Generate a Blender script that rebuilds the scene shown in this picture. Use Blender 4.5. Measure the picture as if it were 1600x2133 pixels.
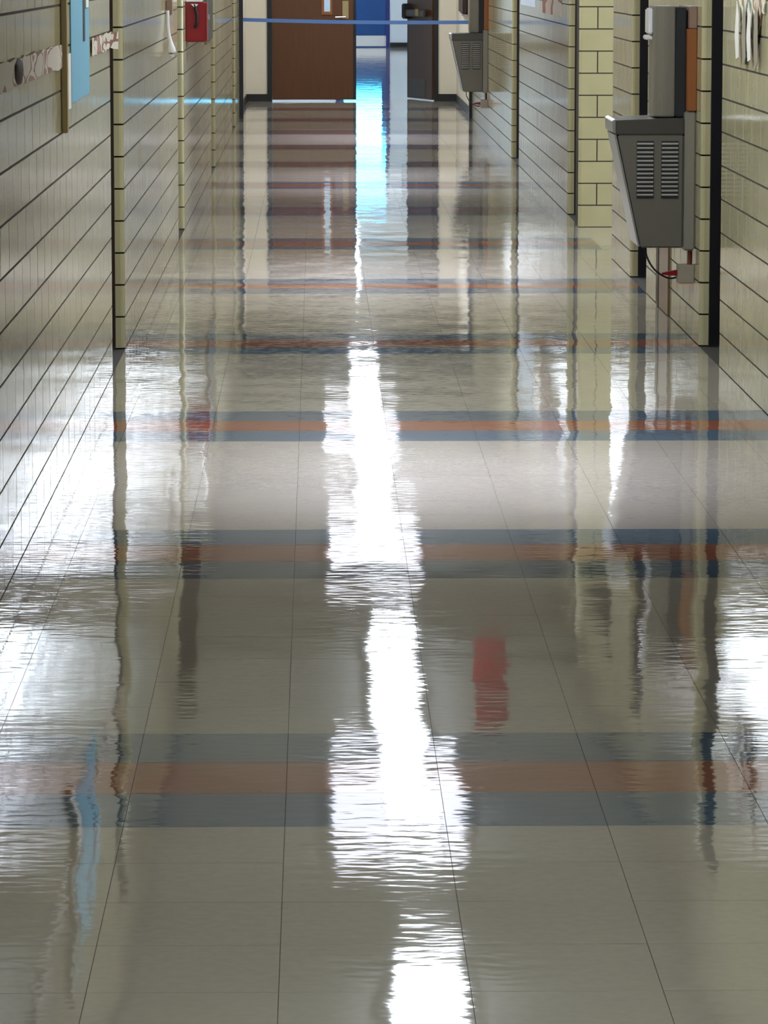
import bpy, bmesh, math, random
from mathutils import Vector, Matrix
random.seed(7)
scene = bpy.context.scene
for o in list(bpy.data.objects):
    bpy.data.objects.remove(o)
C = scene.collection

# ------------------------------------------------------------------ camera
F_PX, CAM_H, VX, VY = 8400.0, 1.615, 660.0, -78.0
pitch = math.atan((1066.5 - VY) / F_PX)
yaw = math.atan((800 - VX) / F_PX * math.cos(pitch))
cam_d = bpy.data.cameras.new('camera')
cam_d.sensor_fit = 'HORIZONTAL'
cam_d.sensor_width = 36.0
cam_d.lens = 36.0 * F_PX / 1600.0
cam_d.clip_end = 400
cam = bpy.data.objects.new('camera', cam_d)
cam.location = (0, 0, CAM_H)
cam.rotation_euler = (math.pi / 2 - pitch, 0, -yaw)
C.objects.link(cam)
scene.camera = cam

# ------------------------------------------------------------------ world, exposure
world = bpy.data.worlds.new('sky')
scene.world = world
world.use_nodes = True
bg = world.node_tree.nodes['Background']
bg.inputs[0].default_value = (0.90, 0.95, 1.0, 1)
bg.inputs[1].default_value = 6.5
vs = scene.view_settings
vs.view_transform = 'Standard'
vs.look = 'None'
vs.gamma = 1.0
vs.use_curve_mapping = False
vs.exposure = 1.5
NARROW_EMIT, WIDE_EMIT = 8.0, 1.2

# ------------------------------------------------------------------ measures (metres; Y runs down the hall)
XL, XR = -0.812, 1.62            # hall wall faces
CEIL = 2.72
TW, TL = 0.3048, 0.309           # floor tile
TX0, TY0 = -0.064, 7.46          # a floor seam, and the start of the first coloured band
BH, BL, JT = 0.1347, 0.305, 0.0072   # wall tile course, length, joint
END_Y = 47.6


def lin(r, g, b):
    def f(c):
        c /= 255.0
        return c / 12.92 if c <= 0.04045 else ((c + 0.055) / 1.055) ** 2.4
    return (f(r), f(g), f(b), 1)


# ------------------------------------------------------------------ materials
def mat(name, col, rough=0.5, metal=0.0, noise=0.0, nscale=20.0, spec=0.5, bump=0.0, bscale=60.0, coat=0.0):
    m = bpy.data.materials.new(name)
    m.use_nodes = True
    nt = m.node_tree
    b = nt.nodes['Principled BSDF']
    b.inputs['Base Color'].default_value = col
    b.inputs['Roughness'].default_value = rough
    b.inputs['Metallic'].default_value = metal
    b.inputs['Specular IOR Level'].default_value = spec
    b.inputs['Coat Weight'].default_value = coat
    if noise or bump:
        g = nt.nodes.new('ShaderNodeNewGeometry')
    if noise:
        n = nt.nodes.new('ShaderNodeTexNoise')
        n.inputs['Scale'].default_value = nscale
        n.inputs['Detail'].default_value = 4
        nt.links.new(g.outputs['Position'], n.inputs['Vector'])
        mx = nt.nodes.new('ShaderNodeMix')
        mx.data_type = 'RGBA'
        mx.inputs[6].default_value = tuple(c * (1 - noise) for c in col[:3]) + (1,)
        mx.inputs[7].default_value = tuple(min(1, c * (1 + noise)) for c in col[:3]) + (1,)
        nt.links.new(n.outputs['Fac'], mx.inputs[0])
        nt.links.new(mx.outputs[2], b.inputs['Base Color'])
    if bump:
        n2 = nt.nodes.new('ShaderNodeTexNoise')
        n2.inputs['Scale'].default_value = bscale
        n2.inputs['Detail'].default_value = 2
        nt.links.new(g.outputs['Position'], n2.inputs['Vector'])
        bp = nt.nodes.new('ShaderNodeBump')
        bp.inputs['Strength'].default_value = 1.0
        bp.inputs['Distance'].default_value = bump
        nt.links.new(n2.outputs['Fac'], bp.inputs['Height'])
        nt.links.new(bp.outputs['Normal'], b.inputs['Normal'])
    return m


FL_ROUGH = 0.035
def floor_mat(name, col):
    """waxed vinyl tile: mottled colour, a slightly wavy polished surface"""
    m = bpy.data.materials.new(name)
    m.use_nodes = True
    nt = m.node_tree
    L = nt.links.new
    b = nt.nodes['Principled BSDF']
    b.inputs['Roughness'].default_value = FL_ROUGH
    b.inputs['IOR'].default_value = 1.5
    g = nt.nodes.new('ShaderNodeNewGeometry')
    n = nt.nodes.new('ShaderNodeTexNoise')
    n.inputs['Scale'].default_value = 45
    n.inputs['Detail'].default_value = 5
    L(g.outputs['Position'], n.inputs['Vector'])
    big = nt.nodes.new('ShaderNodeTexNoise')
    big.inputs['Scale'].default_value = 1.3
    L(g.outputs['Position'], big.inputs['Vector'])
    ad = nt.nodes.new('ShaderNodeMath'); ad.operation = 'ADD'
    L(n.outputs['Fac'], ad.inputs[0]); L(big.outputs['Fac'], ad.inputs[1])
    hf = nt.nodes.new('ShaderNodeMath'); hf.operation = 'MULTIPLY'; hf.inputs[1].default_value = 0.5
    L(ad.outputs[0], hf.inputs[0])
    mx = nt.nodes.new('ShaderNodeMix'); mx.data_type = 'RGBA'
    mx.inputs[6].default_value = tuple(c * 0.80 for c in col[:3]) + (1,)
    mx.inputs[7].default_value = tuple(c * 1.20 for c in col[:3]) + (1,)
    L(hf.outputs[0], mx.inputs[0]); L(mx.outputs[2], b.inputs['Base Color'])
    # waves: fine buffing ripples, and longer swells
    def wave(sx, sy, dist, prev=None, detail=1.0):
        mp = nt.nodes.new('ShaderNodeMapping')
        mp.inputs['Scale'].default_value = (sx, sy, 1)
        L(g.outputs['Position'], mp.inputs['Vector'])
        t = nt.nodes.new('ShaderNodeTexNoise')
        t.inputs['Scale'].default_value = 1.0
        t.inputs['Detail'].default_value = detail
        L(mp.outputs[0], t.inputs['Vector'])
        bp = nt.nodes.new('ShaderNodeBump')
        bp.inputs['Strength'].default_value = 1.0
        bp.inputs['Distance'].default_value = dist
        L(t.outputs['Fac'], bp.inputs['Height'])
        if prev:
            L(prev.outputs['Normal'], bp.inputs['Normal'])
        return bp
    w = wave(3.2, 2.0, 0.0022)
    w = wave(13.0, 30.0, 0.00034, w, 1.5)
    L(w.outputs['Normal'], b.inputs['Normal'])
    return m


def emit_mat(name, col, s):
    m = bpy.data.materials.new(name)
    m.use_nodes = True
    nt = m.node_tree
    nt.nodes.remove(nt.nodes['Principled BSDF'])
    e = nt.nodes.new('ShaderNodeEmission')
    e.inputs[0].default_value = col
    e.inputs[1].default_value = s
    nt.links.new(e.outputs[0], nt.nodes['Material Output'].inputs[0])
    return m


def glass_mat(name, col):
    m = bpy.data.materials.new(name)
    m.use_nodes = True
    nt = m.node_tree
    nt.nodes.remove(nt.nodes['Principled BSDF'])
    t = nt.nodes.new('ShaderNodeBsdfTransparent')
    t.inputs[0].default_value = col
    g = nt.nodes.new('ShaderNodeBsdfGlossy')
    g.inputs['Roughness'].default_value = 0.02
    fr = nt.nodes.new('ShaderNodeFresnel')
    fr.inputs[0].default_value = 1.45
    mx = nt.nodes.new('ShaderNodeMixShader')
    nt.links.new(fr.outputs[0], mx.inputs[0])
    nt.links.new(t.outputs[0], mx.inputs[1])
    nt.links.new(g.outputs[0], mx.inputs[2])
    nt.links.new(mx.outputs[0], nt.nodes['Material Output'].inputs[0])
    return m


def print_mat(name, cols, scale, stretch=(1, 1, 1)):
    """flat print: blotches of several inks"""
    m = bpy.data.materials.new(name)
    m.use_nodes = True
    nt = m.node_tree
    b = nt.nodes['Principled BSDF']
    b.inputs['Roughness'].default_value = 0.6
    g = nt.nodes.new('ShaderNodeNewGeometry')
    mp = nt.nodes.new('ShaderNodeMapping')
    mp.inputs['Scale'].default_value = stretch
    n = nt.nodes.new('ShaderNodeTexNoise')
    n.inputs['Scale'].default_value = scale
    n.inputs['Detail'].default_value = 1.5
    r = nt.nodes.new('ShaderNodeValToRGB')
    r.color_ramp.interpolation = 'CONSTANT'
    els = r.color_ramp.elements
    while len(els) < len(cols):
        els.new(0.5)
    for e, (p, c) in zip(els, cols):
        e.position = p
        e.color = c
    nt.links.new(g.outputs['Position'], mp.inputs['Vector'])
    nt.links.new(mp.outputs[0], n.inputs['Vector'])
    nt.links.new(n.outputs['Fac'], r.inputs[0])
    nt.links.new(r.outputs[0], b.inputs['Base Color'])
    return m


def wood_mat(name, a, b_, rough=0.35):
    m = bpy.data.materials.new(name)
    m.use_nodes = True
    nt = m.node_tree
    b = nt.nodes['Principled BSDF']
    b.inputs['Roughness'].default_value = rough
    g = nt.nodes.new('ShaderNodeNewGeometry')
    mp = nt.nodes.new('ShaderNodeMapping')
    mp.inputs['Scale'].default_value = (1, 1, 0.06)
    n = nt.nodes.new('ShaderNodeTexNoise')
    n.inputs['Scale'].default_value = 55
    n.inputs['Detail'].default_value = 5
    mx = nt.nodes.new('ShaderNodeMix'); mx.data_type = 'RGBA'
    mx.inputs[6].default_value = a
    mx.inputs[7].default_value = b_
    nt.links.new(g.outputs['Position'], mp.inputs['Vector'])
    nt.links.new(mp.outputs[0], n.inputs['Vector'])
    nt.links.new(n.outputs['Fac'], mx.inputs[0])
    nt.links.new(mx.outputs[2], b.inputs['Base Color'])
    return m


M = {}
M['glaze'] = mat('glazed_tile', lin(184, 175, 136), 0.12, noise=0.12, nscale=5.0, bump=0.00036, bscale=14)
M['mortar'] = mat('mortar', lin(52, 44, 36), 0.95, noise=0.2)
M['fl_beige'] = floor_mat('vinyl_beige', lin(166, 158, 142))
M['fl_blue'] = floor_mat('vinyl_blue', lin(84, 102, 116))
M['fl_orange'] = floor_mat('vinyl_orange', lin(148, 92, 68))
M['sub'] = mat('seam_dirt', lin(52, 48, 40), 0.8, noise=0.2)
M['ceiling'] = mat('ceiling_board', lin(208, 207, 202), 0.9, noise=0.06, nscale=90)
M['paint'] = mat('cream_paint', lin(222, 211, 190), 0.5, noise=0.03, nscale=8)
M['white_paint'] = mat('white_paint', lin(220, 226, 232), 0.5, noise=0.03, nscale=8)
M['black'] = mat('black_enamel', lin(14, 14, 20), 0.35, noise=0.2)
M['base'] = mat('black_vinyl_base', lin(24, 23, 22), 0.4, noise=0.2)
M['brownframe'] = mat('dark_brown_enamel', lin(46, 28, 20), 0.4, noise=0.2)
M['wood'] = wood_mat('door_veneer', lin(76, 41, 11), lin(96, 55, 17), 0.55)
M['wood_dk'] = wood_mat('door_veneer_dark', lin(70, 47, 31), lin(88, 60, 40))
M['wood_or'] = wood_mat('orange_board', lin(126, 72, 28), lin(150, 88, 38), 0.5)
M['blue'] = mat('blue_enamel', lin(0, 70, 136), 0.35, noise=0.08)
M['blue_dk'] = mat('blue_frame_enamel', lin(28, 34, 110), 0.4, noise=0.1)
M['steel'] = mat('brushed_steel', lin(190, 190, 192), 0.28, 1.0, noise=0.05)
M['grey'] = mat('grey_cooler_vinyl', lin(98, 93, 82), 0.5, noise=0.06, nscale=60)
M['grey_lt'] = mat('grey_side_panel', lin(128, 122, 108), 0.5, noise=0.06, nscale=60)
M['grey_dk'] = mat('dark_grey_plastic', lin(70, 66, 60), 0.32, noise=0.06)
M['filler'] = mat('filler_grey', lin(118, 112, 98), 0.3, noise=0.06)
M['slit'] = mat('louver_dark', lin(26, 26, 28), 0.6, noise=0.1)
M['slat'] = mat('louver_steel', lin(150, 146, 138), 0.35, noise=0.06)
M['white_pl'] = mat('white_plastic', lin(226, 222, 220), 0.35, noise=0.03)
M['red'] = mat('red_enamel', lin(124, 8, 18), 0.35, noise=0.1)
M['red_cloth'] = mat('red_cloth', lin(150, 52, 50), 0.9, noise=0.1)
M['copper'] = mat('brown_pipe', lin(120, 66, 44), 0.4, 0.3, noise=0.1)
M['brownpanel'] = mat('brown_panel', lin(140, 112, 96), 0.3, noise=0.08)
M['boxgrey'] = mat('pipe_box', lin(150, 140, 122), 0.5, noise=0.08)
M['bluepaper'] = mat('sky_blue_paper', lin(112, 166, 188), 0.7, noise=0.05)
M['oak'] = wood_mat('oak_trim', lin(150, 132, 90), lin(168, 150, 106), 0.4)
M['paper'] = mat('white_paper', lin(226, 220, 210), 0.7, noise=0.04)
M['tape'] = mat('blue_webbing', lin(98, 134, 198), 0.6, noise=0.1, nscale=200)
M['darkboard'] = mat('charcoal_board', lin(58, 62, 62), 0.6, noise=0.1)
M['yellow'] = mat('yellow_plate', lin(232, 206, 60), 0.5, noise=0.05)
M['darkbrown'] = mat('dark_brown_felt', lin(66, 48, 40), 0.8, noise=0.2)
M['cord'] = mat('black_rubber', lin(20, 18, 18), 0.5, noise=0.1)
M['border'] = print_mat('printed_border', [(0.0, lin(206, 196, 180)), (0.52, lin(132, 92, 78)), (0.56, lin(214, 204, 190)), (0.63, lin(160, 124, 110))], 12.0, (1, 0.22, 1))
M['cutout'] = print_mat('printed_cutout', [(0.0, lin(206, 194, 166)), (0.42, lin(150, 112, 92)), (0.50, lin(222, 214, 190)), (0.57, lin(126, 136, 116)), (0.63, lin(196, 180, 150))], 11.0, (1, 0.22, 0.8))
M['poster_a'] = print_mat('poster_print_blue', [(0.0, lin(214, 226, 240)), (0.52, lin(120, 150, 190))], 4.0, (1, 0.15, 1))
M['poster_b'] = print_mat('poster_print_red', [(0.0, lin(206, 196, 188)), (0.47, lin(150, 92, 78)), (0.55, lin(200, 180, 170))], 5.0, (1, 0.15, 1))
M['tube_lens'] = emit_mat('fluorescent_lens', (0.86, 0.96, 1.08, 1), NARROW_EMIT)
M['troffer_lens'] = emit_mat('troffer_lens', (0.86, 0.88, 1.0, 1), WIDE_EMIT)
M['fix_white'] = mat('fixture_enamel', lin(230, 230, 228), 0.4, noise=0.03)
M['glass_blue'] = glass_mat('tinted_glass', (0.30, 0.80, 1.0, 1))
M['glass'] = glass_mat('window_glass', (0.92, 0.96, 1.0, 1))


# ------------------------------------------------------------------ mesh helpers
class MB:
    def __init__(s):
        s.v, s.f = [], []

    def add(s, vs, fs):
        k = len(s.v)
        s.v.extend(vs)
        s.f.extend([tuple(i + k for i in f) for f in fs])
        return s

    def box(s, x0, x1, y0, y1, z0, z1, b=0.0):
        if b <= 0:
            vs = [(x, y, z) for x in (x0, x1) for y in (y0, y1) for z in (z0, z1)]
            return s.add(vs, [(0, 1, 3, 2), (4, 6, 7, 5), (0, 4, 5, 1), (2, 3, 7, 6), (0, 2, 6, 4), (1, 5, 7, 3)])
        bm = bmesh.new()
        bmesh.ops.create_cube(bm, size=1)
        for v in bm.verts:
            v.co = Vector(((x0 + x1) / 2 + v.co.x * (x1 - x0), (y0 + y1) / 2 + v.co.y * (y1 - y0), (z0 + z1) / 2 + v.co.z * (z1 - z0)))
        bmesh.ops.bevel(bm, geom=bm.edges[:], offset=b, segments=2, affect='EDGES', clamp_overlap=True)
        return s.bm(bm)

    def bm(s, bm):
        bm.verts.index_update()
        vs = [tuple(v.co) for v in bm.verts]
        fs = [tuple(v.index for v in f.verts) for f in bm.faces]
        bm.free()
        return s.add(vs, fs)

    def prism(s, poly, a0, a1, axis='Y', b=0.0):
        """poly of (p,q) extruded along an axis: Y -> (x,z), X -> (y,z), Z -> (x,y)"""
        def put(p, q, a):
            return {'Y': (p, a, q), 'X': (a, p, q), 'Z': (p, q, a)}[axis]
        n = len(poly)
        bm = bmesh.new()
        A = [bm.verts.new(put(p, q, a0)) for p, q in poly]
        B = [bm.verts.new(put(p, q, a1)) for p, q in poly]
        bm.faces.new(A); bm.faces.new(B[::-1])
        for i in range(n):
            bm.faces.new((A[i], B[i], B[(i + 1) % n], A[(i + 1) % n]))
        bmesh.ops.recalc_face_normals(bm, faces=bm.faces[:])
        if b:
            bmesh.ops.bevel(bm, geom=bm.edges[:], offset=b, segments=2, affect='EDGES', clamp_overlap=True)
        return s.bm(bm)

    def tube(s, pts, r, n=10):
        pts = [Vector(p) for p in pts]
        rs = r if isinstance(r, (list, tuple)) else [r] * len(pts)
        rings = []
        for i, p in enumerate(pts):
            t = (pts[min(i + 1, len(pts) - 1)] - pts[max(i - 1, 0)]).normalized()
            a = t.cross(Vector((0, 0, 1)))
            if a.length < 1e-3:
                a = t.cross(Vector((1, 0, 0)))
            a.normalize()
            c = t.cross(a)
            rings.append([tuple(p + (a * math.cos(2 * math.pi * k / n) + c * math.sin(2 * math.pi * k / n)) * rs[i]) for k in range(n)])
        vs = [v for r_ in rings for v in r_]
        fs = [tuple(range(n))[::-1], tuple(range((len(rings) - 1) * n, len(rings) * n))]
        for i in range(len(rings) - 1):
            for k in range(n):
                k2 = (k + 1) % n
                fs.append((i * n + k, i * n + k2, (i + 1) * n + k2, (i + 1) * n + k))
        return s.add(vs, fs)

    def mesh(s, name, m, smooth=False):
        me = bpy.data.meshes.new(name)
        me.from_pydata(s.v, [], s.f)
        me.materials.append(m)
        if smooth:
            me.polygons.foreach_set('use_smooth', [True] * len(me.polygons))
        me.update()
        return me

    def build(s, name, m, parent=None, smooth=False):
        return link(name, s.mesh(name, m, smooth), parent)


def link(name, me, parent=None):
    o = bpy.data.objects.new(name, me)
    C.objects.link(o)
    if parent:
        o.parent = parent
    return o


def spline(pts, n=24):
    pts = [Vector(p) for p in pts]
    P = [pts[0]] + pts + [pts[-1]]
    out = []
    seg = len(pts) - 1
    for i in range(seg):
        a, b, c, d = P[i], P[i + 1], P[i + 2], P[i + 3]
        for k in range(n // seg):
            t = k / (n // seg)
            out.append(0.5 * ((2 * b) + (c - a) * t + (2 * a - 5 * b + 4 * c - d) * t * t + (3 * b - a - 3 * c + d) * t ** 3))
    out.append(pts[-1])
    return out


def tag(o, label=None, cat=None, group=None, kind=None):
    if label: o['label'] = label
    if cat: o['category'] = cat
    if group: o['group'] = group
    if kind: o['kind'] = kind
    return o


def thing(name, label, cat, loc=(0, 0, 0), group=None, kind=None):
    o = bpy.data.objects.new(name, None)
    C.objects.link(o)
    o.location = loc
    o.empty_display_size = 0.1
    return tag(o, label, cat, group, kind)


def part(name, mb, m, parent, smooth=False, label=None):
    """a part given in world coordinates, parented to a thing that only carries a location"""
    L = parent
    off = Vector((0, 0, 0))
    while L:
        off += L.location
        L = L.parent
    mb.v = [(x - off.x, y - off.y, z - off.z) for x, y, z in mb.v]
    o = mb.build(name, m, parent, smooth)
    if label:
        o['label'] = label
    return o


# ------------------------------------------------------------------ floor: slab and vinyl tiles
floor = MB().box(XL - 0.4, 5.4, -4.0, END_Y + 0.05, -0.12, -0.0022).build('floor', M['sub'])
tag(floor, 'polished beige vinyl tile floor with blue and orange bands', 'floor', kind='structure')


def tile_slab(w, l, g=0.0011):
    hw, hl = w / 2 - g / 2, l / 2 - g / 2
    vs = [(-hw, -hl, -0.002), (hw, -hl, -0.002), (hw, hl, -0.002), (-hw, hl, -0.002),
          (-hw, -hl, 0), (hw, -hl, 0), (hw, hl, 0), (-hw, hl, 0)]
    fs = [(4, 5, 6, 7), (3, 2, 1, 0)]
    for i in range(4):
        j = (i + 1) % 4
        fs += [(i, j, 4 + j, 4 + i)]
    return vs, fs


fl_meshes = {}
fl_rest = {k: MB() for k in ('fl_beige', 'fl_blue', 'fl_orange')}
count = 0
row0, row1 = int((-3.5 - TY0) / TL), int((END_Y - TY0) / TL)
cols = []
x = TX0 + TW * math.floor((XL - TX0) / TW)
while x < XR:
    a, b_ = max(x, XL), min(x + TW, XR)
    if b_ - a > 0.01:
        cols.append((a, b_))
    x += TW
for r in range(row0, row1 + 1):
    y0 = TY0 + r * TL
    k = r % 10
    key = 'fl_blue' if k in (0, 2) else ('fl_orange' if k == 1 else 'fl_beige')
    for a, b_ in cols:
        w = b_ - a
        cx, cy = (a + b_) / 2, y0 + TL / 2
        ax, ay = random.gauss(0, 0.0004), random.gauss(0, 0.0004)
        # inside the picture? (left and right limits of the view at this depth)
        lo, hi = -0.0787 * y0 - 0.05, 0.112 * y0 + 0.05
        if y0 + TL > 6.0 and b_ > lo and a < hi and count < 300:
            kk = (round(w, 4), key)
            if kk not in fl_meshes:
                vs, fs = tile_slab(w, TL)
                fl_meshes[kk] = MB().add(vs, fs).mesh('floor_tile', M[key])
            o = link('floor_tile', fl_meshes[kk], floor)
            o.location = (cx, cy, 0)
            o.rotation_euler = (ax, ay, 0)
            count += 1
        else:
            vs, fs = tile_slab(w, TL)
            fl_rest[key].add([(cx + u, cy + v, z - ay * u + ax * v) for u, v, z in vs], fs)
for key, nm in (('fl_beige', 'beige_tile_field'), ('fl_blue', 'blue_tile_rows'), ('fl_orange', 'orange_tile_rows')):
    tag(fl_rest[key].build(nm, M[key], floor), kind='stuff')
side_floor = MB().box(XR, 5.4, 22.2, 24.83, -0.002, 0.0).build('beige_side_floor', M['fl_beige'], floor)
far_floor = MB().box(-2.2, 3.2, END_Y + 0.05, 78.6, -0.12, 0.0).build('floor_beyond', M['fl_beige'])
tag(far_floor, 'shiny floor running on beyond the double doors', 'floor', kind='structure')

ceiling = MB().box(-2.2, 5.6, -4.0, 78.8, CEIL, CEIL + 0.15).build('ceiling', M['ceiling'])
tag(ceiling, 'pale ceiling over the hall, seen only as a reflection', 'ceiling', kind='structure')


# ------------------------------------------------------------------ glazed tile walls
def tile_profile(L, D, bn, bf):
    """top view of one tile: front at x=0, y from -L/2 to L/2; bn / bf: bullnose at the low / high y end"""
    b, r = 0.0012, 0.018
    pts = [(-D, -L / 2)]
    if bn:
        for k in range(4):
            a = math.pi / 2 * k / 3
            pts.append((-r + r * math.sin(a), -L / 2 + r - r * math.cos(a)))
    else:
        pts += [(-b, -L / 2), (0, -L / 2 + b)]
    if bf:
        for k in range(4):
            a = math.pi / 2 * (1 - k / 3)
            pts.append((-r + r * math.sin(a), L / 2 - r + r * math.cos(a)))
    else:
        pts += [(0, L / 2 - b), (-b, L / 2)]
    pts.append((-D, L / 2))
    return pts


def tile_geo(L, H, D, bn, bf):
    pr = tile_profile(L, D, bn, bf)
    n = len(pr)
    vs = []
    for z in (-H / 2, H / 2):
        for (px, py) in pr:
            vs.append((px, py, z))
    fs = [tuple(range(n))[::-1], tuple(range(n, 2 * n))]
    for k in range(1):
        for i in range(n - 1):
            fs.append((k * n + i, k * n + i + 1, (k + 1) * n + i + 1, (k + 1) * n + i))
    return vs, fs


tile_cache = {}
def wall_tiles(parent, X, sgn, segs, lint, single_test, limit=300, name='glazed_tile'):
    """segs: list of (y0, y1, bullnose near, bullnose far); above course 16 the tiles run over the openings too"""
    rest = MB()
    cand = []
    ncourse = int(CEIL / BH)
    for c in range(ncourse):
        z0 = c * BH
        runs = segs if c < 16 else lint
        for (a, b_, bn, bf) in runs:
            y = a - (BL / 2 if c % 2 else 0)
            while y < b_ - 0.001:
                s, e = max(y, a), min(y + BL, b_)
                first, last = s == a, e == b_
                y += BL
                if e - s < 0.03:
                    continue
                L = e - s - JT
                H = BH - JT
                flags = (bn and first, bf and last)
                if sgn < 0:
                    flags = flags[::-1]
                cand.append((single_test(s, e, z0), (round(L, 3), H) + flags, (s + e) / 2, z0 + BH / 2))
    cand.sort(key=lambda q: -q[0])
    for i, (sc, key, cy, cz) in enumerate(cand):
        vs, fs = tile_geo(key[0], key[1], 0.040, key[2], key[3])
        if sc > 0 and i < limit:
            if key not in tile_cache:
                tile_cache[key] = MB().add(vs, fs).mesh(name, M['glaze'])
            o = link(name, tile_cache[key], parent)
            o.location = (X, cy, cz)
            o.rotation_euler = (random.gauss(0, 0.0006), random.gauss(0, 0.0008), (0 if sgn > 0 else math.pi) + random.gauss(0, 0.0012))
        else:
            t = random.gauss(0, 0.0012)
            rest.add([(X + sgn * (u - t * v), cy + sgn * v, cz + w) for u, v, w in vs], fs)
    tag(rest.build('tile_field', M['glaze'], parent), kind='stuff')


L_OPEN = [(15.94, 16.97), (23.65, 24.67), (31.07, 32.24), (38.84, 40.21)]
R_OPEN = [(16.20, 17.05), (19.85, 20.85), (22.2, 24.83), (25.12, 26.10), (32.5, 33.7)]
W_END = 42.36


def segments(openings, y0, y1):
    out, a, bn = [], y0, False
    for (p, q) in openings:
        out.append((a, p, bn, True))
        a, bn = q, True
    out.append((a, y1, bn, False))
    return out


def wall_core(sgn, X, openings):
    mb = MB()
    out = X - sgn * 0.0018
    mid, back = X - sgn * 0.038, X - sgn * 0.36
    xa, xb = min(out, back), max(out, back)
    for (a, b_, n_, f_) in segments(openings, -4.0, W_END):
        mb.box(min(out, mid), max(out, mid), a + (0.02 if n_ else 0), b_ - (0.02 if f_ else 0), 0, 16 * BH)
        mb.box(min(mid, back), max(mid, back), a + (0.004 if n_ else 0), b_ - (0.004 if f_ else 0), 0, 16 * BH)
        mb.box(xa, xb, a, b_, 16 * BH, CEIL)
    for (p, q) in openings:
        mb.box(xa, xb, p, q, 16 * BH, CEIL)
    return mb


def score_left(s, e, z):
    # how large the tile shows: nearest ones inside the frame and below its upper edge
    if e < 10.15 or z > 1.62 - 0.0095 * s or s > 42:
        return 0
    return 100 - s
def score_right(s, e, z):
    if e < 14.35 or z > 1.62 - 0.0095 * s or s > 42:
        return 0
    return 100 - s


wall_left = wall_core(1, XL, L_OPEN).build('wall_left', M['mortar'])
tag(wall_left, 'glazed olive cream tile wall on the left of the hall', 'wall', kind='structure')
lintL = [(-4.0, W_END, False, False)]
wall_tiles(wall_left, XL, 1, segments(L_OPEN, -4.0, W_END), lintL, score_left)

wall_right = wall_core(-1, XR, R_OPEN).build('wall_right', M['mortar'])
tag(wall_right, 'glazed olive cream tile wall on the right of the hall', 'wall', kind='structure')
wall_tiles(wall_right, XR, -1, segments(R_OPEN, -4.0, W_END), lintL, score_right, limit=270)

# side hall on the right and the tile pier that closes it towards the far end
PX, PY = 1.603, 24.83
pier = MB().box(PX + 0.02, 5.4, PY + 0.0018, PY + 0.038, 0, CEIL).box(PX + 0.004, 5.4, PY + 0.038, PY + 0.28, 0, CEIL).build('wall_pier', M['mortar'])
tag(pier, 'yellow olive tile pier facing the viewer at the side hall', 'wall', kind='structure')
pier_rest = MB()
pn = 0
for c in range(20):
    xs = [PX, PX + 0.116] if c % 2 else [PX, PX + 0.305]
    while xs[-1] < 5.2:
        xs.append(xs[-1] + BL)
    for i in range(len(xs) - 1):
        L = xs[i + 1] - xs[i] - JT
        key = (round(L, 3), BH - JT, i == 0, False)
        vs, fs = tile_geo(key[0], key[1], 0.040, key[2], False)
        cx, cz = (xs[i] + xs[i + 1]) / 2, c * BH + BH / 2
        if i < 2 and c < 12:
            if key not in tile_cache:
                tile_cache[key] = MB().add(vs, fs).mesh('glazed_tile', M['glaze'])
            o = link('glazed_tile', tile_cache[key], pier)
            o.location = (cx, PY, cz)
            o.rotation_euler = (0, random.gauss(0, 0.0008), -math.pi / 2 + random.gauss(0, 0.001) + 0)
        else:
            pier_rest.add([(cx + v, PY - u, cz + w) for u, v, w in vs], fs)
tag(pier_rest.build('tile_field', M['glaze'], pier), kind='stuff')
# the rotation above maps tile y to world x, tile front to world -y
side_near = MB().box(XR + 0.02, 5.4, 21.9, 22.19, 0, CEIL).build('wall_side_near', M['paint'])
tag(side_near, 'painted near wall of the side hall, hidden from view', 'wall', kind='structure')
side_end = MB().box(5.2, 5.4, 22.19, 24.84, 0, 0.75).box(5.2, 5.4, 22.19, 24.84, 2.4, CEIL).box(5.2, 5.4, 22.19, 22.5, 0.75, 2.4).box(5.2, 5.4, 24.5, 24.84, 0.75, 2.4).build('wall_side_end', M['paint'])
tag(side_end, 'painted end wall of the side hall around its added window', 'wall', kind='structure')
win = thing('added_window_1', 'unseen window added to let daylight in through the side hall on the right', 'window', (5.3, 23.5, 0.75), kind='structure')  # unseen window, added so daylight spills from the side hall onto the floor
part('window_frame', MB().box(5.26, 5.34, 22.5, 22.56, 0.75, 2.4).box(5.26, 5.34, 24.44, 24.5, 0.75, 2.4).box(5.26, 5.34, 22.56, 24.44, 0.75, 0.81).box(5.26, 5.34, 22.56, 24.44, 2.34, 2.4).box(5.26, 5.34, 23.47, 23.53, 0.81, 2.34), M['steel'], win)
part('pane', MB().box(5.297, 5.303, 22.56, 23.47, 0.81, 2.34), M['glass'], win)
part('pane', MB().box(5.297, 5.303, 23.53, 24.44, 0.81, 2.34), M['glass'], win)

back = MB().box(XL - 0.36, XR + 0.36, -4.2, -4.0, 0, CEIL).build('wall_back', M['paint'])
tag(back, 'painted wall closing the hall behind the viewer', 'wall', kind='structure')

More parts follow.
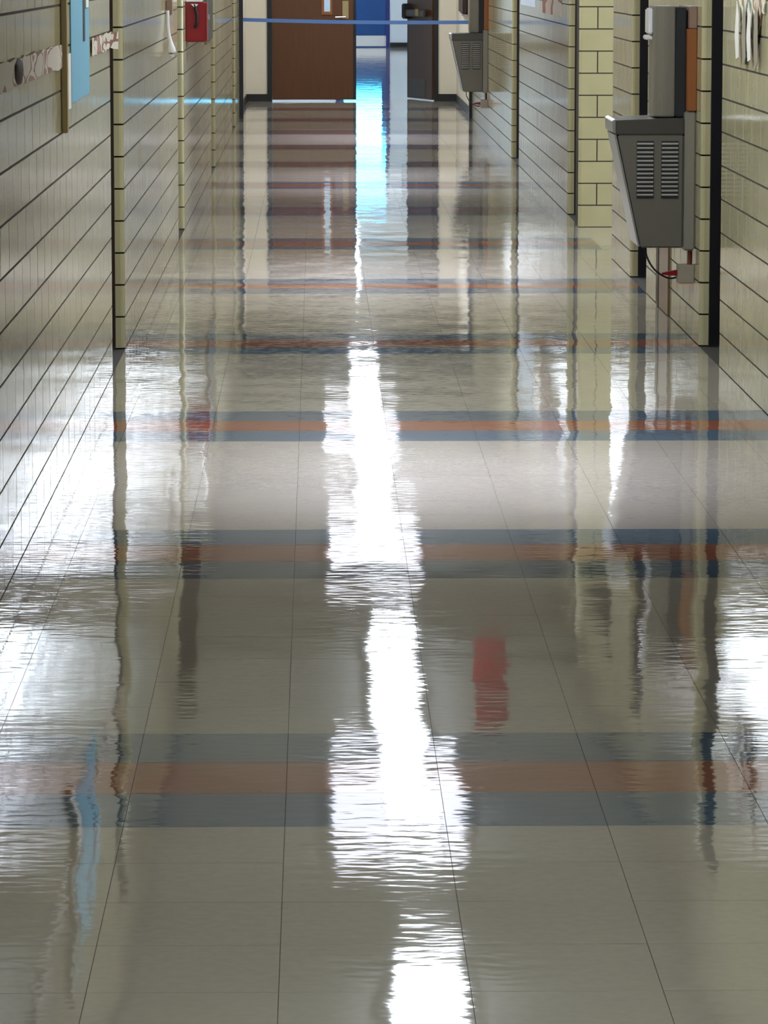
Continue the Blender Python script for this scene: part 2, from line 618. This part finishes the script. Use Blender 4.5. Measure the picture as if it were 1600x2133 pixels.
# ------------------------------------------------------------------ doors set in the tile walls
def alcove_door(n, sgn, X, y0, y1, fm, label):
    d = thing('door_%d' % n, label, 'door', (X - sgn * 0.2, (y0 + y1) / 2, 0), kind='structure')
    def xb(a, b_):
        p, q = X - sgn * a, X - sgn * b_
        return min(p, q), max(p, q)
    a, b_ = xb(0.0405, 0.17)
    top = 16 * BH
    fr = MB().box(a, b_, y0 - 0.003, y0 + 0.014, 0, top - 0.002).box(a, b_, y1 - 0.014, y1 + 0.003, 0, top - 0.002).box(a, b_, y0 + 0.014, y1 - 0.014, top - 0.05, top - 0.002)
    part('door_frame', fr, fm, d)
    a, b_ = xb(0.125, 0.168)
    leaf = part('door_leaf', MB().box(a, b_, y0 + 0.016, y1 - 0.016, 0.008, top - 0.052), M['wood_dk'], d)
    hx = X - sgn * 0.115
    part('door_handle', MB().tube([(hx - sgn * 0.012, y0 + 0.09, 1.0), (hx + sgn * 0.03, y0 + 0.09, 1.0), (hx + sgn * 0.034, y0 + 0.2, 1.0)], 0.009), M['steel'], leaf)
    return d


alcove_door(1, 1, XL, *L_OPEN[0], M['brownframe'], 'dark framed door in the nearest recess of the left wall')
alcove_door(2, 1, XL, *L_OPEN[1], M['brownframe'], 'dark framed door on the left just before the red cabinet')
alcove_door(3, 1, XL, *L_OPEN[2], M['brownframe'], 'dark framed door on the left beyond the red cabinet')
alcove_door(4, 1, XL, *L_OPEN[3], M['brownframe'], 'dark framed door on the left nearest the black archway')
alcove_door(5, -1, XR, *R_OPEN[0], M['black'], 'black framed door on the right before the near drinking fountain')
alcove_door(6, -1, XR, *R_OPEN[1], M['black'], 'black framed door on the right beyond the near drinking fountain')
alcove_door(7, -1, XR, *R_OPEN[3], M['brownframe'], 'dark framed door on the right behind the olive tile pier')
alcove_door(8, -1, XR, *R_OPEN[4], M['brownframe'], 'dark framed door on the right before the far drinking fountain')

# ------------------------------------------------------------------ black archway and painted bay before the double doors
arch = MB().box(XL - 0.36, -0.772, W_END, W_END + 0.16, 0, CEIL).box(1.592, XR + 0.36, W_END, W_END + 0.16, 0, CEIL).box(-0.772, 1.592, W_END, W_END + 0.16, 2.2, CEIL).build('trim_1', M['black'])
tag(arch, 'black steel archway across the far hall', 'door frame', kind='structure')
bl = MB().box(-1.2, -0.835, W_END + 0.16, END_Y + 0.2, 0, CEIL).build('wall_bay_left', M['paint'])
tag(bl, 'cream painted wall left of the double doors bay', 'wall', kind='structure')
br = MB().box(1.635, 2.0, W_END + 0.16, END_Y + 0.2, 0, CEIL).build('wall_bay_right', M['paint'])
tag(br, 'cream painted wall right of the double doors bay', 'wall', kind='structure')
DX0, DX1, DTOP = -0.578, 1.418, 2.15
we = MB().box(-0.835, DX0, END_Y, END_Y + 0.2, 0, CEIL).box(DX1, 1.635, END_Y, END_Y + 0.2, 0, CEIL).box(DX0, DX1, END_Y, END_Y + 0.2, DTOP, CEIL).build('wall_end', M['paint'])
tag(we, 'cream painted end wall around the double doors', 'wall', kind='structure')
for nm, bxs, lb in (('baseboard_left', (-0.835, -0.823, W_END + 0.16, END_Y), 'black baseboard along the left bay wall'),
                    ('baseboard_right', (1.623, 1.635, W_END + 0.16, END_Y), 'black baseboard along the right bay wall'),
                    ('baseboard_end_left', (-0.823, DX0 - 0.005, END_Y - 0.012, END_Y), 'black baseboard left of the brown doors'),
                    ('baseboard_end_right', (DX1 + 0.005, 1.623, END_Y - 0.012, END_Y), 'black baseboard right of the brown doors')):
    tag(MB().box(*bxs, 0, 0.085).build(nm, M['base']), lb, 'baseboard', kind='structure')
dfr = MB().box(DX0 - 0.005, DX0 + 0.05, END_Y - 0.02, END_Y + 0.2, 0, DTOP).box(DX1 - 0.04, DX1 + 0.005, END_Y - 0.02, END_Y + 0.2, 0, DTOP).box(DX0 + 0.05, DX1 - 0.04, END_Y - 0.02, END_Y + 0.2, DTOP - 0.05, DTOP).build('trim_2', M['black'])
tag(dfr, 'black steel frame of the brown double doors', 'door frame', kind='structure')

d = thing('door_9', 'closed brown wooden leaf of the double doors with a narrow lite', 'door', (DX0 + 0.05, END_Y + 0.03, 0), kind='structure')
lx0, lx1 = DX0 + 0.052, 0.425
LZ0 = 1.01
leaf = MB().box(lx0, 0.055, END_Y + 0.02, END_Y + 0.065, 0.018, DTOP - 0.053).box(0.18, lx1, END_Y + 0.02, END_Y + 0.065, 0.018, DTOP - 0.053).box(0.055, 0.18, END_Y + 0.02, END_Y + 0.065, 0.018, LZ0).box(0.055, 0.18, END_Y + 0.02, END_Y + 0.065, 1.75, DTOP - 0.053)
leafo = part('door_leaf', leaf, M['wood'], d)
part('lite_frame', MB().box(0.055, 0.085, END_Y + 0.008, END_Y + 0.07, LZ0, 1.75).box(0.155, 0.18, END_Y + 0.008, END_Y + 0.07, LZ0, 1.75).box(0.085, 0.155, END_Y + 0.008, END_Y + 0.07, LZ0, LZ0 + 0.035).box(0.085, 0.155, END_Y + 0.008, END_Y + 0.07, 1.715, 1.75), M['wood_or'], leafo)
part('lite_glass', MB().box(0.085, 0.155, END_Y + 0.035, END_Y + 0.045, LZ0 + 0.035, 1.715), M['glass'], leafo)
part('edge_strip', MB().box(lx1, lx1 + 0.035, END_Y + 0.015, END_Y + 0.07, 0.018, DTOP - 0.053), M['black'], d)
part('lock_plate', MB().box(0.30, 0.37, END_Y + 0.012, END_Y + 0.021, 0.965, 1.17), M['oak'], leafo)
part('lever', MB().tube([(0.335, END_Y + 0.015, 0.985), (0.335, END_Y - 0.03, 0.985), (0.215, END_Y - 0.035, 0.98)], 0.011), M['steel'], leafo)

d = thing('door_10', 'brown wooden leaf of the double doors standing open on the right', 'door', (DX1 - 0.045, END_Y + 0.1, 0), kind='structure')
d.rotation_euler = (0, 0, -math.radians(74))      # swung away from the viewer
W2 = 0.96
def dp(name, mb, m, parent=d):
    return mb.build(name, m, parent)
rl = dp('door_leaf', MB().box(-W2, 0, -0.022, 0.022, 0.012, DTOP - 0.055), M['wood_dk'])
dp('kick_plate', MB().box(-W2 + 0.03, -0.25, -0.026, -0.0225, 0.03, 0.24), M['grey_dk'], rl)
dp('edge_strip', MB().box(-W2 - 0.012, -W2, -0.024, 0.024, 0.012, DTOP - 0.055), M['black'], rl)
pb = dp('push_bar', MB().box(-W2 + 0.02, -0.12, -0.09, -0.06, 0.98, 1.06, 0.008), M['grey_dk'], rl)
dp('push_bar_end', MB().box(-W2 - 0.005, -W2 + 0.13, -0.10, -0.023, 0.95, 1.13, 0.012), M['slit'], rl)
dp('strike_plate', MB().box(-0.42, -0.32, -0.10, -0.091, 0.99, 1.07), M['oak'], rl)

# ------------------------------------------------------------------ hall beyond the doors, blue outside door
for nm, bxs, lb in (('wall_beyond_left', (-2.2, -2.0, END_Y + 0.2, 78.6), 'white wall beyond the double doors, left side'),
                    ('wall_beyond_right', (3.0, 3.2, END_Y + 0.2, 66.0), 'white wall beyond the double doors, right side')):
    tag(MB().box(*bxs, 0, CEIL).build(nm, M['white_paint']), lb, 'wall', kind='structure')
tag(MB().box(3.0, 3.2, 66.0, 78.6, 0, 0.9).box(3.0, 3.2, 66.0, 78.6, 2.4, CEIL).box(3.0, 3.2, 76.5, 78.6, 0.9, 2.4).build('wall_beyond_window', M['white_paint']), 'white wall around the added daylight window beyond the double doors', 'wall', kind='structure')
win2 = thing('added_window_2', 'long unseen window added to brighten the hall beyond the double doors', 'window', (3.1, 71.25, 0.9), kind='structure')  # added out of view to give the far hall more bluish daylight
for k in range(7):
    yy = 66.03 + k * 1.735
    part('window_frame', MB().box(3.06, 3.14, yy - 0.03, yy + 0.03, 0.9, 2.4), M['steel'], win2)
    if k < 6:
        part('pane', MB().box(3.097, 3.103, yy + 0.03, yy + 1.705, 0.9, 2.4), M['glass'], win2)
tag(MB().box(-2.0, -0.836, END_Y + 0.21, END_Y + 0.35, 0, CEIL).box(1.64, 3.0, END_Y + 0.21, END_Y + 0.35, 0, CEIL).build('wall_beyond_near', M['white_paint']), 'white wall on the far side of the double doors', 'wall', kind='structure')
FY = 78.1
BX0, BX1 = 0.36, 1.40
tag(MB().box(-2.0, BX0, FY, FY + 0.2, 0, CEIL).box(BX1, 3.0, FY, FY + 0.2, 0, CEIL).box(BX0, BX1, FY, FY + 0.2, 2.5, CEIL).build('wall_far', M['white_paint']), 'white wall at the very end around the blue door', 'wall', kind='structure')
tag(MB().box(-2.0, BX0 - 0.005, FY - 0.015, FY, 0, 0.09).box(BX1 + 0.005, 3.0, FY - 0.015, FY, 0, 0.09).build('baseboard_far', M['base']), 'black baseboard at the very end beside the blue door', 'baseboard', kind='structure')
d = thing('door_11', 'blue outside door with kick plate and bright window at the very end', 'door', (BX0, FY, 0), kind='structure')
part('door_frame', MB().box(BX0, BX0 + 0.06, FY - 0.02, FY + 0.2, 0, 2.5).box(BX1 - 0.07, BX1, FY - 0.02, FY + 0.2, 0, 2.5).box(BX0 + 0.06, BX1 - 0.07, FY - 0.02, FY + 0.2, 2.44, 2.5).box(BX0 + 0.06, BX1 - 0.07, FY - 0.02, FY + 0.2, 2.06, 2.11), M['blue_dk'], d)
bx0, bx1 = BX0 + 0.058, BX1 - 0.068
lf = part('door_leaf', MB().box(bx0, bx0 + 0.1, FY + 0.02, FY + 0.07, 0.0, 2.065).box(bx1 - 0.085, bx1, FY + 0.02, FY + 0.07, 0.0, 2.065).box(bx0 + 0.1, bx1 - 0.085, FY + 0.02, FY + 0.07, 0.0, 1.04).box(bx0 + 0.1, bx1 - 0.085, FY + 0.02, FY + 0.07, 1.95, 2.065), M['blue'], d)
part('kick_plate', MB().box(bx0, bx1, FY + 0.014, FY + 0.0195, 0.02, 0.222), M['white_pl'], lf, label='pale metal kick plate')
part('pane', MB().box(bx0 + 0.1, bx1 - 0.085, FY + 0.04, FY + 0.046, 1.04, 1.95), M['glass_blue'], lf)
part('transom_pane', MB().box(BX0 + 0.06, BX1 - 0.07, FY + 0.04, FY + 0.046, 2.11, 2.44), M['glass_blue'], d)

# ------------------------------------------------------------------ ceiling lights (the place's own lamps, plus added ones beyond the doors)
def narrow_light(y0, y1, label, drop=0.0):
    CEIL = globals()['CEIL'] - drop
    t = thing('ceiling_light', label, 'light', (0.47, (y0 + y1) / 2, CEIL), group='narrow ceiling lights')
    part('housing', MB().prism([(0.315, CEIL), (0.62, CEIL), (0.62, CEIL - 0.05), (0.315, CEIL - 0.05)], y0, y1, 'Y', 0.004), M['fix_white'], t)
    part('lens', MB().prism([(0.33, CEIL - 0.051), (0.605, CEIL - 0.051), (0.58, CEIL - 0.085), (0.355, CEIL - 0.085)], y0 + 0.01, y1 - 0.01, 'Y'), M['tube_lens'], t)


def wide_light(y0, y1, label):
    t = thing('recessed_ceiling_light', label, 'light', (0.41, (y0 + y1) / 2, CEIL), group='wide ceiling lights')
    fr = MB()
    for a, b_, c_, e in ((0.05, 0.075, y0, y1), (0.745, 0.77, y0, y1), (0.075, 0.745, y0, y0 + 0.025), (0.075, 0.745, y1 - 0.025, y1)):
        fr.box(a, b_, c_, e, CEIL - 0.014, CEIL + 0.0)
    part('frame', fr, M['fix_white'], t)
    part('lens', MB().box(0.075, 0.745, y0 + 0.025, y1 - 0.025, CEIL - 0.010, CEIL - 0.004), M['troffer_lens'], t)
    ld = bpy.data.lights.new('troffer_lamp', 'AREA')
    ld.shape = 'RECTANGLE'; ld.size = 0.6; ld.size_y = y1 - y0 - 0.1
    ld.energy = 5.5 * (y1 - y0); ld.color = (0.68, 0.73, 1.0); ld.spread = math.radians(55)
    lo = bpy.data.objects.new('troffer_lamp', ld); C.objects.link(lo); lo.parent = t; lo.location = (0, 0, -0.012)


NARROW = [(2.0, 3.2), (5.6, 6.8), (13.4, 14.6), (14.62, 15.82), (15.84, 17.04),
          (22.05, 23.25), (23.27, 24.47), (24.49, 25.69), (32.0, 33.2), (33.22, 34.42), (34.44, 35.64), (39.2, 40.4), (40.42, 41.62), (43.2, 44.4), (44.42, 45.62), (45.64, 46.84)]
ordn = ['first', 'second', 'third', 'fourth', 'fifth', 'sixth', 'seventh', 'eighth', 'ninth', 'tenth', 'eleventh', 'twelfth', 'thirteenth', 'fourteenth', 'fifteenth', 'sixteenth']
for i, (a, b_) in enumerate(NARROW):
    if i < 3:
        narrow_light(a, b_, 'narrow white ceiling light near the viewer, %s and out of frame' % ordn[i])
    else:
        narrow_light(a, b_, 'narrow white ceiling light mirrored in the floor, %s streak from the near end' % ordn[i - 3])
WIDE = [(1.0, 1.95), (11.9, 13.9), (19.3, 21.9), (28.4, 31.6), (36.2, 38.9)]
for i, (a, b_) in enumerate(WIDE):
    if i < 2:
        wide_light(a, b_, 'wide lavender white ceiling light near the viewer, %s and out of frame' % ordn[i])
    else:
        wide_light(a, b_, 'wide lavender white ceiling light mirrored in the floor, %s from the near end' % ordn[i - 2])
for i, (a, b_) in enumerate(((19.35, 20.5), (29.2, 30.4))):
    narrow_light(a, b_, 'narrow light hung below a wide lavender ceiling light, %s from the viewer' % ordn[i], 0.016)
for i, y in enumerate((50.0, 54.0, 58.0, 62.0, 66.0, 70.0, 74.0)):  # lamps added to brighten the far hall, none of them in view
    narrow_light(y, y + 1.2, 'unseen narrow ceiling light added to brighten the hall beyond the brown doors, %s one' % ordn[i])

# ------------------------------------------------------------------ drinking fountains
def fountain(label, cat, Y0, dx=0.0):
    """wall cooler with bottle filler; its near side stands at Y0"""
    W = 0.45
    X = XR + dx
    t = thing('drinking_fountain', label, cat, (X, Y0 + W / 2, 0.39), group='drinking fountains')
    o = X - XR
    def px(l):
        return [(a + o, b_) for a, b_ in l]
    body = part('body', MB().prism(px([(1.57, 0.40), (1.39, 0.40), (1.285, 0.885), (1.57, 0.885)]), Y0, Y0 + W, 'Y', 0.006), M['grey'], t)
    part('front_panel', MB().prism(px([(1.386, 0.405), (1.378, 0.405), (1.272, 0.885), (1.281, 0.885)]), Y0 + 0.012, Y0 + W - 0.012, 'Y', 0.001), M['steel'], t, label='bright sloping steel front panel')
    part('basin', MB().prism(px([(1.571, 0.8855), (1.278, 0.8855), (1.278, 0.946), (1.571, 0.956)]), Y0, Y0 + W, 'Y', 0.003), M['grey_dk'], t)
    part('basin_lip', MB().prism(px([(1.277, 0.890), (1.266, 0.893), (1.262, 0.944), (1.277, 0.952)]), Y0 - 0.002, Y0 + W + 0.002, 'Y', 0.002), M['steel'], t)
    part('mounting_panel', MB().box(1.572 + o, X - 0.001, Y0 - 0.03, Y0 + W + 0.03, 0.39, 0.985, 0.006), M['grey_lt'], t)
    for cx0, cx1 in ((1.368, 1.442), (1.474, 1.548)):
        part('louver_shade_panel', MB().box(cx0 + o, cx1 + o, Y0 - 0.0015, Y0 + 0.004, 0.612, 0.858), M['slit'], body)  # dark panel set proud of the side, its colour stands for shade between slats
        for k in range(13):
            z = 0.622 + k * 0.0182
            part('louver_slat', MB().prism([(Y0 - 0.0016, z), (Y0 - 0.0016, z + 0.010), (Y0 - 0.007, z + 0.006), (Y0 - 0.007, z + 0.003)], cx0 + 0.002 + o, cx1 - 0.002 + o, 'X'), M['slat'], body)
    # bottle filler column on the basin: rounded front
    prof = [(1.534, Y0 + 0.05), (1.534, Y0 + W - 0.05), (1.50, Y0 + W - 0.05)]
    for k in range(9):
        a = math.pi / 2 * k / 8
        prof.append((1.50 - 0.055 * math.sin(a), Y0 + W - 0.105 + 0.055 * math.cos(a)))
    for k in range(9):
        a = math.pi / 2 * k / 8
        prof.append((1.50 - 0.055 * math.cos(a), Y0 + 0.105 - 0.055 * math.sin(a)))
    fill = part('bottle_filler', MB().prism(px(prof), 0.959, 1.43, 'Z', 0.004), M['filler'], t)
    part('filler_back', MB().box(1.536 + o, 1.579 + o, Y0 + 0.03, Y0 + W - 0.03, 0.959, 1.425, 0.004), M['slit'], t)
    part('filler_spout', MB().box(1.425 + o, 1.447 + o, Y0 + 0.13, Y0 + W - 0.13, 1.31, 1.42, 0.006), M['white_pl'], fill, label='white spout cover')
    part('filler_spout_lip', MB().box(1.415 + o, 1.447 + o, Y0 + 0.15, Y0 + W - 0.15, 1.285, 1.305, 0.004), M['white_pl'], fill)
    part('backboard', MB().box(1.580 + o, X - 0.001, Y0 - 0.035, Y0 + W + 0.035, 0.987, 1.335, 0.002), M['wood_or'], t, label='orange brown wooden backboard')
    part('backboard_top', MB().box(1.586 + o, X - 0.001, Y0 - 0.03, Y0 + W + 0.03, 1.337, 1.43, 0.002), M['brownpanel'], t)
    # water supply under it
    part('supply_pipe', MB().tube([(1.602 + o, Y0 + 0.02, 0.39), (1.602 + o, Y0 + 0.02, 0.325)], 0.011), M['copper'], t)
    vb = part('valve_box', MB().box(1.549 + o, X - 0.001, Y0 - 0.02, Y0 + 0.07, 0.248, 0.327, 0.003), M['boxgrey'], t)
    part('valve_handle', MB().prism(px([(1.548, 0.305), (1.548, 0.278), (1.482, 0.284), (1.482, 0.292)]), Y0 + 0.01, Y0 + 0.03, 'Y', 0.001), M['red'], vb, label='red valve lever')
    part('power_cord', MB().tube(spline([(1.416 + o, Y0 + 0.06, 0.40), (1.418 + o, Y0 + 0.05, 0.365), (1.44 + o, Y0 + 0.05, 0.32), (1.475 + o, Y0 + 0.05, 0.285), (1.53 + o, Y0 + 0.09, 0.262), (1.60 + o, Y0 + 0.16, 0.28)], 30), 0.004, 8), M['cord'], t, True)
    return t


fountain('grey drinking fountain with louvred side and red valve, nearest on the right wall', 'fountain', 17.3)
fountain('small distant grey drinking fountain just before the black archway', 'fountain', 38.4, 0.02 * 0)

pn_ = MB().box(XR - 0.009, XR, 18.5, 18.99, 0.003, 0.55, 0.002)
t = thing('access_panel', 'narrow brown panel at the wall foot behind the near drinking fountain', 'panel', (XR, 18.75, 0))
part('panel_plate', pn_, M['brownpanel'], t)
part('panel_edge', MB().box(XR - 0.012, XR, 18.99, 19.12, 0.003, 0.55, 0.002), M['brownframe'], t)

# ------------------------------------------------------------------ things on the left wall
t = thing('bulletin_board', 'light blue wall board with an oak end strip on the near left wall', 'board', (XL, 13.6, 1.07))
part('end_strip', MB().box(XL + 0.001, XL + 0.020, 12.86, 12.93, 1.078, 1.75, 0.003), M['oak'], t, label='oak end strip')
part('blue_sheet', MB().box(XL + 0.001, XL + 0.004, 13.36, 14.42, 1.155, 1.75), M['bluepaper'], t)
part('dark_seam', MB().box(XL + 0.004, XL + 0.006, 14.03, 14.14, 1.345, 1.75), M['darkboard'], t)
part('white_sheet', MB().box(XL + 0.001, XL + 0.003, 12.94, 13.35, 1.14, 1.32), M['paper'], t)
part('white_note', MB().box(XL + 0.006, XL + 0.009, 14.16, 14.3, 1.46, 1.52), M['paper'], t)


def strip(name, label, y0, y1, z0, z1, seed, flap):
    random.seed(seed)
    n = 26
    vs, fs = [], []
    for i in range(n + 1):
        u = i / n
        y = y0 + (y1 - y0) * u
        dz0, dz1 = random.uniform(-0.005, 0.004), random.uniform(-0.003, 0.004)
        outx = 0.003 + (0.026 * max(0, (u - 0.88) / 0.12) ** 2 if flap else 0) + random.uniform(0, 0.003)
        for th in (0.0, 0.0015):
            vs += [(XL + outx + th, y, z0 + dz0), (XL + outx + th + 0.001, y, z1 + dz1)]
    for i in range(n):
        a, b_ = i * 4, i * 4 + 4
        fs += [(a, b_, b_ + 1, a + 1), (a + 2, a + 3, b_ + 3, b_ + 2), (a, a + 2, b_ + 2, b_), (a + 1, b_ + 1, b_ + 3, a + 3)]
    fs += [(0, 1, 3, 2), (4 * n, 4 * n + 2, 4 * n + 3, 4 * n + 1)]
    t = thing(name, label, 'border', (XL, (y0 + y1) / 2, z0), group='printed paper borders')
    part('paper_strip', MB().add(vs, fs), M['border'], t)
    return t


t = strip('paper_border', 'torn white and brown printed paper border with a dark badge, leftmost', 9.7, 12.82, 1.285, 1.358, 3, False)
bm = bmesh.new()
bmesh.ops.create_icosphere(bm, subdivisions=2, radius=1)
for v in bm.verts:
    v.co = Vector((XL + 0.006 + 0.014 * v.co.x, 10.93 + 0.13 * v.co.y * (1 + 0.2 * math.sin(5 * v.co.z)), 1.325 + 0.036 * v.co.z * (1 + 0.15 * math.sin(4 * v.co.y))))
part('dark_badge', MB().bm(bm), M['darkbrown'], t, True)
strip('paper_border', 'short printed paper border curling off the wall past the blue board', 14.55, 15.92, 1.283, 1.345, 5, True)

# white strap hanging from a small bracket
t = thing('hanging_strap', 'white strap with a drop shaped end hanging from a small wall bracket', 'strap', (XL, 21.8, 1.11))
part('bracket', MB().box(XL, XL + 0.035, 21.80, 21.88, 1.335, 1.42, 0.006), M['brownpanel'], t)
pts = spline([(XL + 0.012, 21.75, 1.36), (XL + 0.014, 21.74, 1.29), (XL + 0.020, 21.72, 1.23), (XL + 0.030, 21.70, 1.18), (XL + 0.036, 21.69, 1.145), (XL + 0.036, 21.69, 1.115)], 25)
rad = [0.010] * 11 + [0.011, 0.012, 0.013, 0.014, 0.016, 0.018, 0.020, 0.022, 0.023, 0.023, 0.021, 0.019, 0.016, 0.011, 0.004]
part('strap_loop', MB().tube(pts, rad[:len(pts)] + [0.004] * (len(pts) - len(rad)), 12), M['white_pl'], t, True)

# red extinguisher cabinet
t = thing('fire_extinguisher_cabinet', 'red fire extinguisher cabinet on the left wall', 'cabinet', (XL, 25.3, 1.128))
cb = part('cabinet_body', MB().box(XL, XL + 0.122, 25.1, 25.5, 1.128, 1.372, 0.006), M['red'], t)
part('white_top_panel', MB().box(XL, XL + 0.10, 25.12, 25.48, 1.374, 1.78, 0.004), M['white_pl'], t, label='white panel on top')
part('cabinet_door', MB().box(XL + 0.122, XL + 0.132, 25.105, 25.495, 1.132, 1.368, 0.002), M['red'], t)
part('hose', MB().tube(spline([(XL + 0.052, 25.095, 1.365), (XL + 0.062, 25.09, 1.34), (XL + 0.074, 25.09, 1.29), (XL + 0.07, 25.09, 1.24), (XL + 0.06, 25.096, 1.22)], 24), 0.009, 8), M['cord'], t, True)
part('tag', MB().prism([(XL + 0.034, 1.362), (XL + 0.08, 1.360), (XL + 0.058, 1.338)], 25.085, 25.094, 'Y'), M['paper'], t, label='white tag')
part('handle', MB().prism([(XL + 0.118, 1.285), (XL + 0.146, 1.30), (XL + 0.146, 1.262)], 25.2, 25.24, 'Y', 0.002), M['steel'], t)

t = thing('notice_board', 'charcoal notice board with pale edge beyond the red cabinet', 'board', (XL, 30.1, 1.03))
part('board_face', MB().box(XL + 0.004, XL + 0.02, 29.35, 30.9, 1.045, 1.75), M['darkboard'], t)
part('board_edge', MB().box(XL + 0.001, XL + 0.024, 29.24, 29.35, 1.03, 1.75, 0.003), M['boxgrey'], t)

tag(MB().box(-0.835, -0.815, 43.6, 44.2, 1.08, 1.5, 0.003).build('wall_plate', M['yellow']), 'thin yellow plate on the painted wall behind the black archway', 'plate')

# ------------------------------------------------------------------ things on the right wall
random.seed(11)
n = 18
top, bot = [], []
for i in range(n + 1):
    u = i / n
    y = 14.62 + 0.98 * u
    drop = 0.10 * abs(math.sin(u * 9.0)) + 0.05 * random.random()
    edge = 0.22 * (1 - math.sin(math.pi * u)) ** 1.5
    bot.append((y, 1.19 + drop + edge))
    top.append((y, 1.62))
poly = bot + top[::-1]
cut = MB().prism(poly, XR - 0.006, XR - 0.001, 'X')
t = thing('wall_cutout', 'ragged paper cutout in brown, white and green on the near right wall', 'decoration', (XR, 15.1, 1.2))
part('paper_sheet', cut, M['cutout'], t)
for k in range(4):
    y = 14.75 + 0.21 * k
    part('paper_flap', MB().prism([(y, 1.26), (y + 0.10, 1.22 + 0.03 * (k % 2)), (y + 0.15, 1.34), (y + 0.09, 1.47), (y + 0.02, 1.42)], XR - 0.016 - 0.004 * (k % 2), XR - 0.0145 - 0.004 * (k % 2), 'X'), M['paper'] if k % 2 else M['boxgrey'], t)
tag(MB().box(XR - 0.004, XR, 30.1, 32.2, 1.285, 1.8).build('wall_poster', M['poster_a']), 'pale blue poster far along the right wall', 'poster')
tag(MB().box(XR - 0.004, XR, 26.9, 29.1, 1.26, 1.8).build('wall_poster', M['poster_b']), 'reddish printed poster on the right wall beyond the olive pier', 'poster')
t = thing('wall_box', 'dark brown box on the painted wall beyond the far drinking fountain', 'wall box', (1.635, 44.8, 1.05))
part('box_body', MB().box(1.575, 1.635, 43.9, 45.2, 1.06, 1.5, 0.02), M['darkbrown'], t)
part('box_base', MB().box(1.59, 1.635, 44.0, 44.6, 1.035, 1.058, 0.003), M['steel'], t)

# ------------------------------------------------------------------ blue webbing across the archway, red pennant
n = 40
vs, fs = [], []
for i in range(n + 1):
    u = i / n
    xx = -0.772 + 2.364 * u
    zz = 1.024 - 0.028 * u - 0.012 * math.sin(math.pi * u)
    for yy in (W_END + 0.070, W_END + 0.073):
        vs += [(xx, yy, zz - 0.019), (xx, yy, zz + 0.019)]
for i in range(n):
    a, b_ = 4 * i, 4 * i + 4
    fs += [(a, b_, b_ + 1, a + 1), (a + 2, a + 3, b_ + 3, b_ + 2), (a, a + 2, b_ + 2, b_), (a + 1, b_ + 1, b_ + 3, a + 3)]
fs += [(0, 1, 3, 2), (4 * n, 4 * n + 2, 4 * n + 3, 4 * n + 1)]
tag(MB().add(vs, fs).build('barrier_webbing', M['tape']), 'blue webbing stretched across the black archway at waist height', 'barrier')

t = thing('hanging_pennant', 'red pennant hung from the ceiling, seen mirrored in the floor', 'pennant', (1.0, 23.0, CEIL))
part('cloth', MB().prism([(0.90, CEIL - 0.02), (1.10, CEIL - 0.02), (1.10, 2.32), (1.0, 2.24), (0.90, 2.32)], 23.0, 23.006, 'Y'), M['red_cloth'], t)
part('rod', MB().tube([(0.87, 23.003, CEIL - 0.012), (1.13, 23.003, CEIL - 0.012)], 0.011), M['wood_or'], t)

t = thing('projecting_banner', 'dark brown banner projecting high on the left wall, seen mirrored in the floor', 'banner', (XL, 23.3, 1.7))
part('cloth', MB().prism([(XL + 0.012, 1.70), (XL + 0.115, 1.70), (XL + 0.115, 2.64), (XL + 0.012, 2.64)], 23.3, 23.306, 'Y'), M['darkbrown'], t)
part('rod', MB().tube([(XL + 0.001, 23.303, 2.652), (XL + 0.14, 23.303, 2.652)], 0.010), M['cord'], t)
